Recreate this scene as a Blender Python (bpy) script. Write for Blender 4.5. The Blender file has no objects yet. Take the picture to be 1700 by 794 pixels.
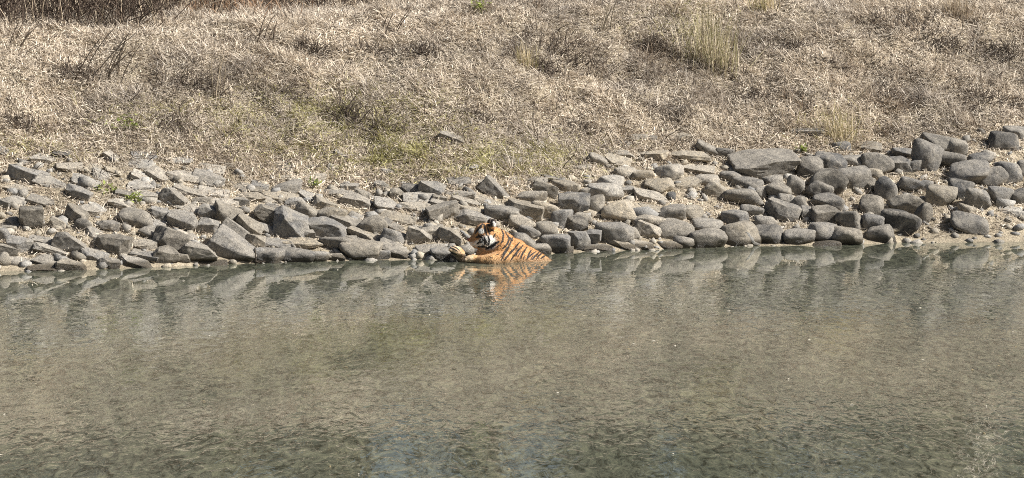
import bpy, bmesh, math, random
import numpy as np
from mathutils import Vector, Matrix, Euler

random.seed(7)
rng = np.random.default_rng(11)
R = math.radians
scene = bpy.context.scene
COL = scene.collection

# ------------------------------------------------------------------ camera
CAM_Y, CAM_H = -40.0, 3.4
FPX = 5800.0                       # focal length in pixels of the 1700 px wide photo
PITCH = math.atan(460.0 / FPX)
cam_d = bpy.data.cameras.new('camera')
cam_d.sensor_width = 36.0
cam_d.lens = FPX / 1700.0 * 36.0
cam_d.clip_start = 0.5
cam_d.clip_end = 3000.0
cam = bpy.data.objects.new('camera', cam_d)
COL.objects.link(cam)
cam.location = (0, CAM_Y, CAM_H)
cam.rotation_euler = (math.pi / 2 - PITCH, 0, 0)
scene.camera = cam

# ------------------------------------------------------------------ sky, sun, exposure
SUN = Vector((0.74, -0.16, 0.66)).normalized()      # direction to the sun
world = bpy.data.worlds.new('World')
scene.world = world
world.use_nodes = True
wn = world.node_tree
sky = wn.nodes.new('ShaderNodeTexSky')
sky.sky_type = 'NISHITA'
sky.sun_disc = False
sky.dust_density = 4.0
sky.sun_elevation = math.asin(SUN.z)
sky.sun_rotation = math.atan2(SUN.x, SUN.y)
wn.nodes['Background'].inputs['Strength'].default_value = 0.05
wn.links.new(sky.outputs[0], wn.nodes['Background'].inputs['Color'])
sun_d = bpy.data.lights.new('sun', 'SUN')
sun_d.energy = 5.0
sun_d.angle = R(0.5)
sun_d.color = (1.0, 0.975, 0.93)
sun = bpy.data.objects.new('sun', sun_d)
COL.objects.link(sun)
sun.rotation_euler = SUN.to_track_quat('Z', 'Y').to_euler()
scene.view_settings.view_transform = 'Standard'
scene.view_settings.look = 'None'
scene.view_settings.gamma = 1.0
scene.view_settings.use_curve_mapping = False
scene.view_settings.exposure = 0.77
scene.cycles.max_bounces = 6
scene.cycles.use_denoising = False
scene.cycles.filter_width = 1.0

# ------------------------------------------------------------------ noise and terrain functions
def _hash(ix, iy, iz, seed):
    h = (ix.astype(np.uint32) * np.uint32(374761393) + iy.astype(np.uint32) * np.uint32(668265263)
         + iz.astype(np.uint32) * np.uint32(2246822519) + np.uint32((seed * 3266489917) & 0xffffffff))
    h = (h ^ (h >> np.uint32(13))) * np.uint32(1274126177)
    h = (h ^ (h >> np.uint32(15))) * np.uint32(2246822519)
    h = h ^ (h >> np.uint32(16))
    return h.astype(np.float64) / 4294967295.0

def noise3(x, y, z, seed=0):
    """value noise in -1..1"""
    x = np.asarray(x, float); y = np.asarray(y, float) + np.zeros_like(x); z = np.asarray(z, float) + np.zeros_like(x)
    fx, fy, fz = np.floor(x), np.floor(y), np.floor(z)
    ix, iy, iz = fx.astype(np.int64), fy.astype(np.int64), fz.astype(np.int64)
    u, v, w = x - fx, y - fy, z - fz
    u = u * u * (3 - 2 * u); v = v * v * (3 - 2 * v); w = w * w * (3 - 2 * w)
    r = 0
    for dx in (0, 1):
        for dy in (0, 1):
            for dz in (0, 1):
                r = r + _hash(ix + dx, iy + dy, iz + dz, seed) * (u if dx else 1 - u) * (v if dy else 1 - v) * (w if dz else 1 - w)
    return r * 2 - 1

def fbm(x, y, z=0.0, seed=0, octaves=4):
    t, a, f = 0, 1.0, 1.0
    for o in range(octaves):
        t = t + a * noise3(np.asarray(x) * f, np.asarray(y) * f, np.asarray(z) * f, seed + o)
        a *= 0.5; f *= 2.03
    return t / 1.9

def pix_dir(px, py):
    fwd = np.array((0, math.cos(PITCH), -math.sin(PITCH)))
    up = np.array((0, math.sin(PITCH), math.cos(PITCH)))
    d = fwd * FPX + np.array((1, 0, 0)) * (px - 850) - up * (py - 397)
    return d / d[1]                 # unit step along Y

def at_water(px, py):
    d = pix_dir(px, py)
    t = -CAM_H / d[2]
    return d[0] * t, CAM_Y + t

def at_depth(px, py, y):
    d = pix_dir(px, py)
    t = y - CAM_Y
    return Vector((d[0] * t, y, CAM_H + d[2] * t))

SHORE_PX = [(-300, 462), (0, 451), (120, 449), (200, 446), (330, 441), (420, 437), (600, 432), (740, 431), (860, 425), (950, 419),
            (1100, 414), (1240, 408), (1400, 407), (1500, 403), (1600, 403), (1700, 401), (2000, 393)]
_s = np.array([at_water(*p) for p in SHORE_PX])
_sx = np.concatenate(([-400, -30], _s[:, 0], [30, 400]))
_sy = np.concatenate(([_s[0, 1] - 12, _s[0, 1] - 5], _s[:, 1], [_s[-1, 1] + 5, _s[-1, 1] + 12]))

def shore(x):
    return np.interp(x, _sx, _sy)

def smin(a, b, k):
    h = np.clip(0.5 + 0.5 * (b - a) / k, 0, 1)
    return b * (1 - h) + a * h - k * h * (1 - h)

def sstep(a, b, x):
    t = np.clip((x - a) / (b - a), 0, 1)
    return t * t * (3 - 2 * t)

def height(x, y):
    x = np.asarray(x, float); y = np.asarray(y, float)
    u = y - shore(x)
    top = 2.62 + 0.33 * sstep(-3.2, 1.5, x) + 0.012 * np.clip(u - 5, 0, 60)
    z = np.where(u < 0, np.maximum(-1.6, 0.42 * u), smin(0.45 * u, top, 0.5))
    hum = sstep(1.6, 3.2, u) * (1 - 0.6 * sstep(9, 20, u))
    near = np.exp(-np.clip(np.abs(x) - 14, 0, 100) / 10)
    z = z + near * hum * (0.115 * fbm(x * 1.5, y * 1.1, 0, 3, 4) + 0.05 * np.abs(noise3(x * 3.1, y * 2.3, 0, 8)))
    z = z + near * sstep(-0.6, 0.2, u) * (0.022 * fbm(x * 4.0, y * 4.0, 0, 21, 3))
    far = np.clip((-34.0 - y) * 0.5, -5, 1.8)
    return np.maximum(z, np.where(y < -30, far, -9))

_hx = np.arange(-13, 13.01, 0.08); _hy = np.arange(-6, 24.01, 0.08)
_HX, _HY = np.meshgrid(_hx, _hy)
_HZ = height(_HX.ravel(), _HY.ravel()).reshape(_HX.shape)
def height_grid(x, y):
    fx = np.clip((x + 13) / 0.08, 0, len(_hx) - 1.001); fy = np.clip((y + 6) / 0.08, 0, len(_hy) - 1.001)
    i = fx.astype(int); j = fy.astype(int); a = fx - i; b = fy - j
    return (_HZ[j, i] * (1 - a) + _HZ[j, i + 1] * a) * (1 - b) + (_HZ[j + 1, i] * (1 - a) + _HZ[j + 1, i + 1] * a) * b

def on_ground(px, py):
    d = pix_dir(px, py)
    t = np.arange(35, 64, 0.02)
    x = d[0] * t; y = CAM_Y + t; z = CAM_H + d[2] * t
    k = np.nonzero(z < height_grid(x, y))[0]
    i = k[0] if len(k) else len(t) - 1
    return Vector((x[i], y[i], z[i]))

# ------------------------------------------------------------------ helpers
def new_obj(name, me, parent=None, **props):
    o = bpy.data.objects.new(name, me)
    COL.objects.link(o)
    if parent is not None:
        o.parent = parent
    for k, v in props.items():
        o[k] = v
    return o

def mesh_from(name, verts, faces, mat, smooth=False, colors=None):
    """faces: list of (n_corner, int array (m, n_corner))"""
    me = bpy.data.meshes.new(name)
    verts = np.asarray(verts, np.float32)
    me.vertices.add(len(verts)); me.vertices.foreach_set('co', verts.ravel())
    loops = np.concatenate([f.ravel() for f in faces]).astype(np.int32)
    tot = np.concatenate([np.full(len(f), f.shape[1]) for f in faces]).astype(np.int32)
    start = np.concatenate(([0], np.cumsum(tot)[:-1])).astype(np.int32)
    me.loops.add(len(loops)); me.loops.foreach_set('vertex_index', loops)
    me.polygons.add(len(tot)); me.polygons.foreach_set('loop_start', start); me.polygons.foreach_set('loop_total', tot)
    if smooth:
        me.polygons.foreach_set('use_smooth', np.ones(len(tot), bool))
    if colors is not None:
        a = me.color_attributes.new('tint', 'FLOAT_COLOR', 'POINT')
        c = np.ones((len(verts), 4), np.float32); c[:, :3] = colors
        a.data.foreach_set('color', c.ravel())
    me.update(); me.validate()
    me.materials.append(mat)
    return me

class Nodes:
    def __init__(self, name):
        self.m = bpy.data.materials.new(name); self.m.use_nodes = True
        self.t = self.m.node_tree; self.n = self.t.nodes
        self.b = self.n['Principled BSDF']; self.out = self.n['Material Output']
    def add(self, kind, **kw):
        o = self.n.new(kind)
        for k, v in kw.items():
            if k in o.inputs.keys() and not hasattr(o, k):
                o.inputs[k].default_value = v
            else:
                setattr(o, k, v)
        return o
    def link(self, a, b): self.t.links.new(a, b)
    def noise(self, vec, scale, detail=4, rough=0.6, dist=0.0):
        o = self.n.new('ShaderNodeTexNoise')
        o.inputs['Scale'].default_value = scale; o.inputs['Detail'].default_value = detail
        o.inputs['Roughness'].default_value = rough; o.inputs['Distortion'].default_value = dist
        if vec is not None: self.link(vec, o.inputs['Vector'])
        return o.outputs['Fac']
    def ramp(self, fac, stops):
        o = self.n.new('ShaderNodeValToRGB')
        while len(o.color_ramp.elements) < len(stops): o.color_ramp.elements.new(0.5)
        for e, (p, c) in zip(o.color_ramp.elements, stops):
            e.position = p; e.color = (*c, 1) if len(c) == 3 else c
        self.link(fac, o.inputs['Fac'])
        return o.outputs['Color']
    def mix(self, fac, a, b, blend='MIX'):
        o = self.n.new('ShaderNodeMix'); o.data_type = 'RGBA'; o.blend_type = blend
        for s, v in ((o.inputs['Factor'], fac), (o.inputs['A'], a), (o.inputs['B'], b)):
            pass
        ins = [i for i in o.inputs if i.enabled]
        for i, v in zip(ins, (fac, a, b)):
            if isinstance(v, (int, float)): i.default_value = v
            elif isinstance(v, tuple): i.default_value = (*v, 1)
            else: self.link(v, i)
        return [x for x in o.outputs if x.enabled][0]
    def bump(self, h, strength, distance, normal=None):
        o = self.n.new('ShaderNodeBump')
        o.inputs['Strength'].default_value = strength; o.inputs['Distance'].default_value = distance
        self.link(h, o.inputs['Height'])
        if normal is not None: self.link(normal, o.inputs['Normal'])
        return o.outputs['Normal']

# ------------------------------------------------------------------ materials
def mat_ground():
    k = Nodes('dry_earth'); p = k.add('ShaderNodeNewGeometry').outputs['Position']
    n1 = k.noise(p, 1.3, 5); n2 = k.noise(p, 14, 6, 0.7); n3 = k.noise(p, 60, 4, 0.7)
    c1 = k.ramp(n1, [(0.3, (0.33, 0.285, 0.215)), (0.7, (0.49, 0.43, 0.335))])
    c2 = k.ramp(n2, [(0.3, (0.55, 0.52, 0.48)), (0.62, (1.12, 1.1, 1.05))])
    c3 = k.ramp(n3, [(0.32, (0.5, 0.48, 0.45)), (0.6, (1.1, 1.1, 1.08))])
    c = k.mix(1.0, k.mix(1.0, c1, c2, 'MULTIPLY'), c3, 'MULTIPLY')
    k.link(c, k.b.inputs['Base Color'])
    k.b.inputs['Roughness'].default_value = 0.95
    k.link(k.bump(n3, 0.8, 0.02, k.bump(n2, 0.8, 0.05)), k.b.inputs['Normal'])
    return k.m

def mat_stone():
    k = Nodes('weathered_stone')
    tc = k.add('ShaderNodeTexCoord').outputs['Object']
    oi = k.add('ShaderNodeObjectInfo')
    off = k.add('ShaderNodeVectorMath', operation='MULTIPLY_ADD')
    k.link(oi.outputs['Random'], off.inputs[0]); off.inputs[1].default_value = (37, 91, 53); k.link(tc, off.inputs[2])
    p = off.outputs[0]
    n1 = k.noise(p, 5, 6, 0.7, 0.6); n2 = k.noise(p, 22, 8, 0.8, 0.5); n3 = k.noise(p, 75, 6, 0.75, 0.3)
    v = k.add('ShaderNodeTexVoronoi', feature='DISTANCE_TO_EDGE'); v.inputs['Scale'].default_value = 4.5
    vd = k.add('ShaderNodeVectorMath', operation='MULTIPLY_ADD'); nn = k.n.new('ShaderNodeTexNoise'); nn.inputs['Scale'].default_value = 9; nn.inputs['Detail'].default_value = 4
    k.link(p, nn.inputs['Vector']); k.link(nn.outputs['Color'], vd.inputs[0]); vd.inputs[1].default_value = (0.25, 0.25, 0.25); k.link(p, vd.inputs[2]); k.link(vd.outputs[0], v.inputs['Vector'])
    crack = k.ramp(v.outputs['Distance'], [(0.0, (0.35, 0.33, 0.31)), (0.025, (1, 1, 1))])
    base = k.mix(1.0, oi.outputs['Color'], k.ramp(n2, [(0.33, (0.42, 0.41, 0.42)), (0.5, (0.95, 0.94, 0.92)), (0.68, (1.65, 1.58, 1.45))]), 'MULTIPLY')
    dusty = k.mix(k.ramp(n1, [(0.44, (0, 0, 0)), (0.64, (0.75, 0.75, 0.75))]), base, (0.42, 0.38, 0.315))
    dusty = k.mix(0.6, dusty, k.mix(1.0, dusty, crack, 'MULTIPLY'))
    speck = k.mix(k.ramp(n3, [(0.34, (0.8, 0.8, 0.8)), (0.44, (0, 0, 0))]), dusty, (0.06, 0.055, 0.05))
    lich = k.mix(k.ramp(n3, [(0.57, (0, 0, 0)), (0.68, (0.6, 0.6, 0.6))]), speck, (0.50, 0.46, 0.38))
    # dark wet foot where the stone dips into the pond
    pos = k.add('ShaderNodeNewGeometry').outputs['Position']
    sep = k.add('ShaderNodeSeparateXYZ'); k.link(pos, sep.inputs[0])
    mz = k.add('ShaderNodeMath', operation='MULTIPLY_ADD'); k.link(n2, mz.inputs[0]); mz.inputs[1].default_value = -0.06; k.link(sep.outputs['Z'], mz.inputs[2])
    wet = k.ramp(mz.outputs[0], [(0.0, (0.30, 0.28, 0.25)), (0.03, (0.36, 0.34, 0.30)), (0.06, (1, 1, 1))])
    k.link(k.mix(1.0, lich, wet, 'MULTIPLY'), k.b.inputs['Base Color'])
    k.link(k.ramp(mz.outputs[0], [(0.0, (0.3, 0.3, 0.3)), (0.06, (0.82, 0.82, 0.82))]), k.b.inputs['Roughness'])
    k.b.inputs['Specular IOR Level'].default_value = 0.4
    k.link(k.bump(n3, 0.8, 0.014, k.bump(n2, 0.9, 0.05)), k.b.inputs['Normal'])
    return k.m

def mat_tint(name, rough=0.9, trans=0.25, vary=True):
    k = Nodes(name)
    a = k.add('ShaderNodeAttribute', attribute_name='tint').outputs['Color']
    k.link(a, k.b.inputs['Base Color'])
    k.b.inputs['Roughness'].default_value = rough
    k.b.inputs['Specular IOR Level'].default_value = 0.2
    if trans:
        t = k.add('ShaderNodeBsdfTranslucent'); k.link(a, t.inputs['Color'])
        m = k.add('ShaderNodeMixShader'); m.inputs[0].default_value = trans
        k.link(k.b.outputs[0], m.inputs[1]); k.link(t.outputs[0], m.inputs[2]); k.link(m.outputs[0], k.out.inputs['Surface'])
    return k.m

def mat_bark(name, c0, c1):
    k = Nodes(name); tc = k.add('ShaderNodeTexCoord').outputs['Object']
    n = k.noise(tc, 9, 6, 0.7, 0.5)
    k.link(k.ramp(n, [(0.3, c0), (0.7, c1)]), k.b.inputs['Base Color'])
    k.b.inputs['Roughness'].default_value = 0.9
    k.link(k.bump(n, 0.7, 0.03), k.b.inputs['Normal'])
    return k.m

def mat_water():
    k = Nodes('murky_pond_water')
    p = k.add('ShaderNodeNewGeometry').outputs['Position']
    def scaled(sx, sy):
        m = k.add('ShaderNodeMapping'); m.inputs['Scale'].default_value = (sx, sy, 1); k.link(p, m.inputs['Vector'])
        return m.outputs[0]
    fine = k.noise(scaled(9.0, 3.0), 1.0, 2, 0.5, 1.0)
    mid = k.noise(scaled(2.6, 1.1), 1.0, 3, 0.55, 0.6)
    patch = k.noise(scaled(0.22, 0.16), 1.0, 3, 0.5)
    silt = k.noise(scaled(0.5, 0.3), 1.0, 4, 0.6)
    body = k.ramp(silt, [(0.35, (0.079, 0.086, 0.063)), (0.65, (0.110, 0.112, 0.083))])
    ripple_tone = k.noise(scaled(10.0, 2.7), 1.0, 4, 0.7, 1.5)  # light and dark of the ripples, painted into the base colour
    k.link(k.mix(1.0, body, k.ramp(ripple_tone, [(0.36, (0.38, 0.39, 0.37)), (0.5, (1, 1, 1)), (0.66, (1.8, 1.75, 1.6))]), 'MULTIPLY'), k.b.inputs['Base Color'])
    k.b.inputs['Roughness'].default_value = 0.015
    k.b.inputs['IOR'].default_value = 1.333
    # ripples are stronger away from the sheltered stones
    sep = k.add('ShaderNodeSeparateXYZ'); k.link(p, sep.inputs[0])
    sl = k.add('ShaderNodeMath', operation='MULTIPLY_ADD'); k.link(sep.outputs['X'], sl.inputs[0]); sl.inputs[1].default_value = -0.33; k.link(sep.outputs['Y'], sl.inputs[2])
    mr = k.add('ShaderNodeMapRange'); k.link(sl.outputs[0], mr.inputs['Value'])
    mr.inputs['From Min'].default_value = -1.6; mr.inputs['From Max'].default_value = -4.2
    mr.inputs['To Min'].default_value = 0.05; mr.inputs['To Max'].default_value = 1.0
    pr = k.add('ShaderNodeMapRange'); k.link(patch, pr.inputs['Value'])
    pr.inputs['From Min'].default_value = 0.35; pr.inputs['From Max'].default_value = 0.65
    pr.inputs['To Min'].default_value = 0.45; pr.inputs['To Max'].default_value = 1.3
    amp = k.add('ShaderNodeMath', operation='MULTIPLY'); k.link(mr.outputs[0], amp.inputs[0]); k.link(pr.outputs[0], amp.inputs[1])
    h1 = k.add('ShaderNodeMath', operation='MULTIPLY'); k.link(fine, h1.inputs[0]); k.link(amp.outputs[0], h1.inputs[1])
    h2 = k.add('ShaderNodeMath', operation='MULTIPLY'); k.link(mid, h2.inputs[0]); k.link(amp.outputs[0], h2.inputs[1])
    # faint rings spreading from the wading tiger
    tx, ty = at_water(845, 437)
    dv = k.add('ShaderNodeVectorMath', operation='DISTANCE'); k.link(p, dv.inputs[0]); dv.inputs[1].default_value = (tx, ty, 0)
    def math_(op, a, b):
        o = k.add('ShaderNodeMath', operation=op)
        for i, v in enumerate((a, b)):
            if isinstance(v, (int, float)): o.inputs[i].default_value = v
            elif v is not None: k.link(v, o.inputs[i])
        return o.outputs[0]
    wob = math_('MULTIPLY', mid, 0.5)
    dd = math_('ADD', dv.outputs['Value'], wob)
    ring = math_('MULTIPLY', math_('SINE', math_('MULTIPLY', dd, 26.0), None), math_('POWER', 2.718, math_('MULTIPLY', dv.outputs['Value'], -2.0)))
    rb = k.bump(ring, 1.0, 0.0017)
    nb = k.bump(h2.outputs[0], 1.0, 0.0035, rb)
    k.link(k.bump(h1.outputs[0], 1.0, 0.0048, nb), k.b.inputs['Normal'])
    return k.m

M_ground = mat_ground(); M_stone = mat_stone(); M_water = mat_water()
M_grass = mat_tint('dry_grass_blades'); M_leaf = mat_tint('green_leaves', 0.6, 0.3); M_twig = mat_tint('dead_twigs', 0.9, 0.0)
M_bark = mat_bark('tree_bark', (0.10, 0.08, 0.06), (0.22, 0.18, 0.14)); M_pale_bark = mat_bark('pale_tree_bark', (0.36, 0.31, 0.25), (0.55, 0.5, 0.42))

# ------------------------------------------------------------------ ground (one sheet) and water
def stretched(lo, hi, step, far):
    core = np.arange(lo, hi + 1e-6, step)
    out, d, v = [], step, hi
    while v < far:
        d *= 1.25; v += d; out.append(v)
    inn, d, v = [], step, lo
    while v > -far:
        d *= 1.25; v -= d; inn.append(v)
    return np.array(inn[::-1] + list(core) + out)
gx = stretched(-8.5, 8.5, 0.05, 900); gy = stretched(-3.2, 10.0, 0.05, 900)
X, Y = np.meshgrid(gx, gy)
Z = height(X.ravel(), Y.ravel())
idx = np.arange(X.size).reshape(X.shape)
quads = np.stack([idx[:-1, :-1], idx[:-1, 1:], idx[1:, 1:], idx[1:, :-1]], -1).reshape(-1, 4)
new_obj('ground', mesh_from('ground', np.stack([X.ravel(), Y.ravel(), Z], 1), [quads], M_ground, True), kind='structure')
wx = np.linspace(-160, 160, 41); wy = np.linspace(-41, 45, 41)
X, Y = np.meshgrid(wx, wy); idx = np.arange(X.size).reshape(X.shape)
quads = np.stack([idx[:-1, :-1], idx[:-1, 1:], idx[1:, 1:], idx[1:, :-1]], -1).reshape(-1, 4)
new_obj('pond_water', mesh_from('pond_water', np.stack([X.ravel(), Y.ravel(), 0 * X.ravel()], 1), [quads], M_water), kind='structure')

# ------------------------------------------------------------------ stones of the bank
# px, py, width, height (photo pixels), clockwise tilt, shape (r round, a angular, s slab), tone 0 pale .. 1 dark
STONES = """
50 363 36 40 0 a .72|28 373 30 11 35 s .4|12 378 28 15 0 s .4|6 391 22 22 0 r .5|32 408 38 24 5 a .45|72 400 42 15 5 s .4|82 415 52 20 10 s .35|12 419 32 22 12 a .6
6 432 20 24 0 r .55|115 404 46 30 25 a .5|125 358 36 24 30 a .6|139 373 25 18 0 r .55|146 350 40 22 10 s .3|160 347 30 18 20 s .25|97 373 28 17 22 a .4|180 376 32 19 8 a .4
158 389 28 14 20 s .35|187 406 50 34 4 a .62|157 423 42 21 12 s .45|181 437 32 18 0 a .45|226 437 48 15 4 s .12|79 434 40 15 0 s .45|118 441 46 18 10 a .45|35 434 42 9 0 s .3|75 447 52 9 0 s .3
226 362 50 28 4 r .42|270 357 36 18 8 a .4|305 369 46 28 0 a .48|315 346 48 16 6 s .3|343 354 26 24 15 a .35|375 360 42 36 25 a .58|348 378 36 26 30 a .35|247 387 28 18 0 r .5|283 400 50 40 8 a .64
260 376 32 18 20 s .35|307 395 36 18 0 s .35|276 425 38 28 0 a .56|236 424 52 15 0 s .52|236 405 46 16 0 s .25|330 422 56 30 8 a .42|303 430 22 17 0 a .45|387 413 68 36 28 a .52|393 388 48 26 25 a .42
413 378 42 30 25 a .42|374 387 20 14 0 a .6|424 400 28 20 10 a .4|353 442 42 10 0 s .3|428 424 24 22 0 r .45
446 357 44 26 15 a .52|432 378 46 26 12 s .42|484 376 66 40 8 a .58|508 391 26 20 0 a .45|540 380 64 30 8 a .62|511 353 38 24 20 r .52|549 357 42 22 5 r .45|580 371 54 24 10 s .4|622 377 42 30 15 r .56
607 393 54 24 12 s .35|617 405 38 14 5 s .5|598 418 58 28 8 r .46|558 405 48 22 -5 r .46|505 405 62 20 -4 s .22|450 405 60 20 0 s .5|444 425 48 22 0 r .46|492 424 54 25 12 r .64|530 427 32 18 0 r .4
580 398 22 12 0 a .4|606 430 22 8 0 r .35|458 346 42 14 8 s .45|560 427 24 14 0 a .35|637 424 22 14 0 a .4
642 339 38 24 5 s .22|661 365 52 22 8 s .35|657 378 42 12 20 s .62|656 395 42 22 15 r .42|695 393 36 27 10 a .18|654 416 50 24 4 s .46|683 342 52 20 0 s .25|736 353 46 28 -20 a .42|739 339 42 16 0 s .35
748 394 36 26 10 a .46|781 363 48 22 4 a .46|778 347 46 18 6 s .3|737 422 42 20 6 r .52|713 416 42 14 -6 s .35|772 415 30 15 0 r .5|794 417 26 15 0 r .58|831 354 50 24 12 r .62|811 337 48 14 8 s .45|720 387 32 20 -8 a .3
869 348 58 30 12 a .36|905 351 48 30 15 r .3|931 365 32 34 10 r .52|952 340 46 38 0 a .68|954 373 38 31 0 a .68|867 371 42 24 5 r .3|878 387 32 20 20 r .56|868 401 36 22 30 r .68|906 385 38 30 0 r .52
924 405 44 27 4 r .52|897 413 30 16 0 r .3|961 401 32 33 0 a .52|982 395 28 27 0 a .46|980 353 32 12 15 s .3|984 341 36 26 0 r .58|1029 353 52 36 0 r .22|1020 388 58 33 4 r .52|1038 408 46 14 15 s .35
993 412 46 12 0 s .3|1050 390 22 22 0 r .4|938 419 24 8 0 s .4|968 364 28 18 0 r .35
1080 327 50 20 12 s .25|1083 350 42 22 6 s .3|1113 355 46 24 0 r .58|1147 353 38 26 0 r .46|1077 369 48 22 8 r .3|1076 384 38 24 20 a .3|1120 382 56 27 0 r .42|1174 376 50 20 4 r .42|1174 397 56 33 4 r .48
1135 404 30 20 10 r .46|1113 408 32 12 0 r .35|1220 364 42 28 10 r .54|1231 391 58 39 6 r .4|1247 351 36 20 0 r .35|1232 327 62 26 8 r .52|1192 317 40 22 15 r .35|1063 406 38 16 12 s .3|1052 347 24 20 0 r .3
1262 322 20 22 0 r .38|1113 327 16 14 0 r .75
1290 317 42 28 0 r .36|1320 310 28 34 0 r .32|1305 333 24 20 0 r .4|1326 341 24 27 0 r .52|1300 353 50 31 15 a .52|1345 355 28 22 8 a .42|1360 318 36 29 20 r .5|1375 336 46 27 12 r .62|1372 357 46 28 8 a .64
1408 366 38 29 0 r .5|1271 370 32 21 0 r .4|1277 391 44 29 0 r .66|1327 393 50 23 6 r .42|1367 386 44 29 0 r .52|1405 394 50 29 8 r .46|1370 408 46 13 0 r .35|1447 344 38 33 0 r .58|1447 371 36 27 0 r .5
1463 390 46 27 0 r .58|1470 316 34 42 0 r .62|1442 308 20 23 0 r .6|1472 345 15 12 0 r .55|1280 342 17 15 0 r .5|1437 332 11 10 0 r .5
1503 340 52 33 8 r .58|1533 356 26 38 15 r .62|1497 370 58 39 6 r .74|1563 326 44 33 0 r .4|1594 317 36 33 10 r .72|1623 331 38 37 0 r .52|1662 326 36 29 0 r .46|1692 329 28 29 0 r .74|1604 349 27 19 20 r .32
1608 371 56 31 12 r .52|1683 352 36 13 0 s .15|1512 308 40 24 18 r .62|1537 310 22 19 0 r .4
3 247 24 18 10 s .25|38 288 46 30 8 a .54|66 290 28 14 10 a .42|115 277 38 20 6 s .3|72 263 38 16 0 s .3|101 256 26 9 0 s .7|141 302 46 18 6 s .38|85 303 52 20 5 s .25|130 320 40 20 12 a .46|70 334 42 18 12 s .52
30 313 42 16 0 s .2|23 333 36 20 5 s .25|5 339 22 20 0 a .52|208 322 30 14 0 a .6|202 339 42 20 15 s .25|151 281 28 12 0 s .3|169 292 32 14 6 s .25|187 260 28 10 20 s .3|189 284 28 12 10 s .3
240 258 38 14 6 s .55|238 274 42 18 0 s .3|298 264 38 14 5 s .42|304 293 52 24 6 s .25|262 290 36 26 30 s .25|349 281 42 16 0 s .18|346 298 48 22 0 a .46|381 272 16 18 0 a .42|406 311 52 14 0 s .52|237 295 36 16 22 s .25
230 307 42 12 0 s .3|240 324 38 18 0 s .3|286 329 42 30 30 a .48|314 318 48 14 5 s .35|355 319 46 14 5 s .3|337 333 32 14 5 a .6|372 336 42 14 4 s .3|402 336 22 18 0 a .56|418 327 42 14 0 s .3
470 277 40 12 0 s .46|471 292 42 18 0 s .3|476 310 42 21 4 r .48|429 308 32 14 0 s .5|529 257 46 9 3 s .3|568 256 30 14 20 a .62|515 275 15 9 0 r .7|523 293 32 20 0 s .3|559 278 28 10 20 s .2
435 328 46 16 0 s .35|465 327 52 20 0 s .3|490 334 32 16 0 a .42|514 328 36 12 20 s .3|539 339 36 18 15 a .42|559 319 46 18 0 s .35|591 333 42 22 20 a .3|580 310 28 14 0 a .46|606 324 30 16 20 a .46|634 307 22 14 0 a .52
687 315 36 17 0 a .78|716 313 42 27 15 a .58|761 302 36 15 0 a .68|695 330 46 20 0 s .18|730 330 22 14 0 a .62|822 314 46 26 30 a .52|760 321 52 14 0 s .42|774 334 42 16 15 s .42|660 321 24 18 15 a .52
702 298 36 14 0 s .42|774 275 36 18 0 s .35|835 265 38 16 0 s .42|752 224 40 22 12 s .45|648 281 32 12 0 s .42|799 302 42 12 0 s .42|845 300 34 14 0 s .4
914 293 46 18 10 a .62|890 301 32 14 10 a .56|905 316 38 24 15 a .62|938 310 38 20 0 r .42|882 327 46 26 5 r .42|976 321 26 18 0 r .3|1005 319 52 26 0 r .3|991 266 28 16 30 r .3|971 274 28 16 0 r .3|1029 254 42 16 0 s .42
1026 269 38 18 15 s .3|1014 302 36 18 0 r .3|1040 315 32 12 0 s .42|1038 286 32 16 0 r .35|848 265 32 12 0 s .42|885 239 32 12 0 s .42|1036 238 26 10 0 r .62
1060 227 28 14 0 r .52|1131 227 32 18 0 a .42|1082 228 15 12 0 r .52|1175 248 36 16 20 r .52|1203 256 28 18 0 r .72|1145 260 62 22 8 s .25|1156 282 52 20 0 s .25|1110 288 42 26 0 r .3|1268 275 94 36 2 a .42
1212 294 32 18 25 r .42|1242 304 46 20 8 r .46|1094 309 42 22 0 r .3|1140 306 42 22 0 s .35|1067 292 32 16 0 r .3|1085 258 42 20 0 s .25|1174 300 38 18 0 r .25
1340 217 48 22 0 s .3|1345 280 38 35 0 r .48|1379 271 48 26 0 r .7|1378 302 50 42 25 r .68|1416 297 52 36 5 r .64|1456 272 50 36 0 r .56|1419 269 38 18 0 r .42|1453 290 24 18 0 r .35|1441 242 40 20 0 s .52|1396 243 28 14 0 r .46|1282 299 32 14 0 r .35
1536 262 46 48 20 r .52|1498 276 36 27 0 a .64|1504 255 42 16 0 r .46|1518 276 26 20 0 r .5|1562 238 58 24 15 r .52|1588 246 32 28 0 r .42|1578 268 44 27 5 r .46|1628 267 38 18 10 r .58|1666 235 44 29 0 r .7|1688 222 36 20 0 r .52|1627 216 17 11 0 r .72
1608 291 58 35 0 r .52|1651 294 38 35 20 r .58|1675 290 42 37 0 r .62|1697 283 22 30 0 r .5
"""
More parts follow.
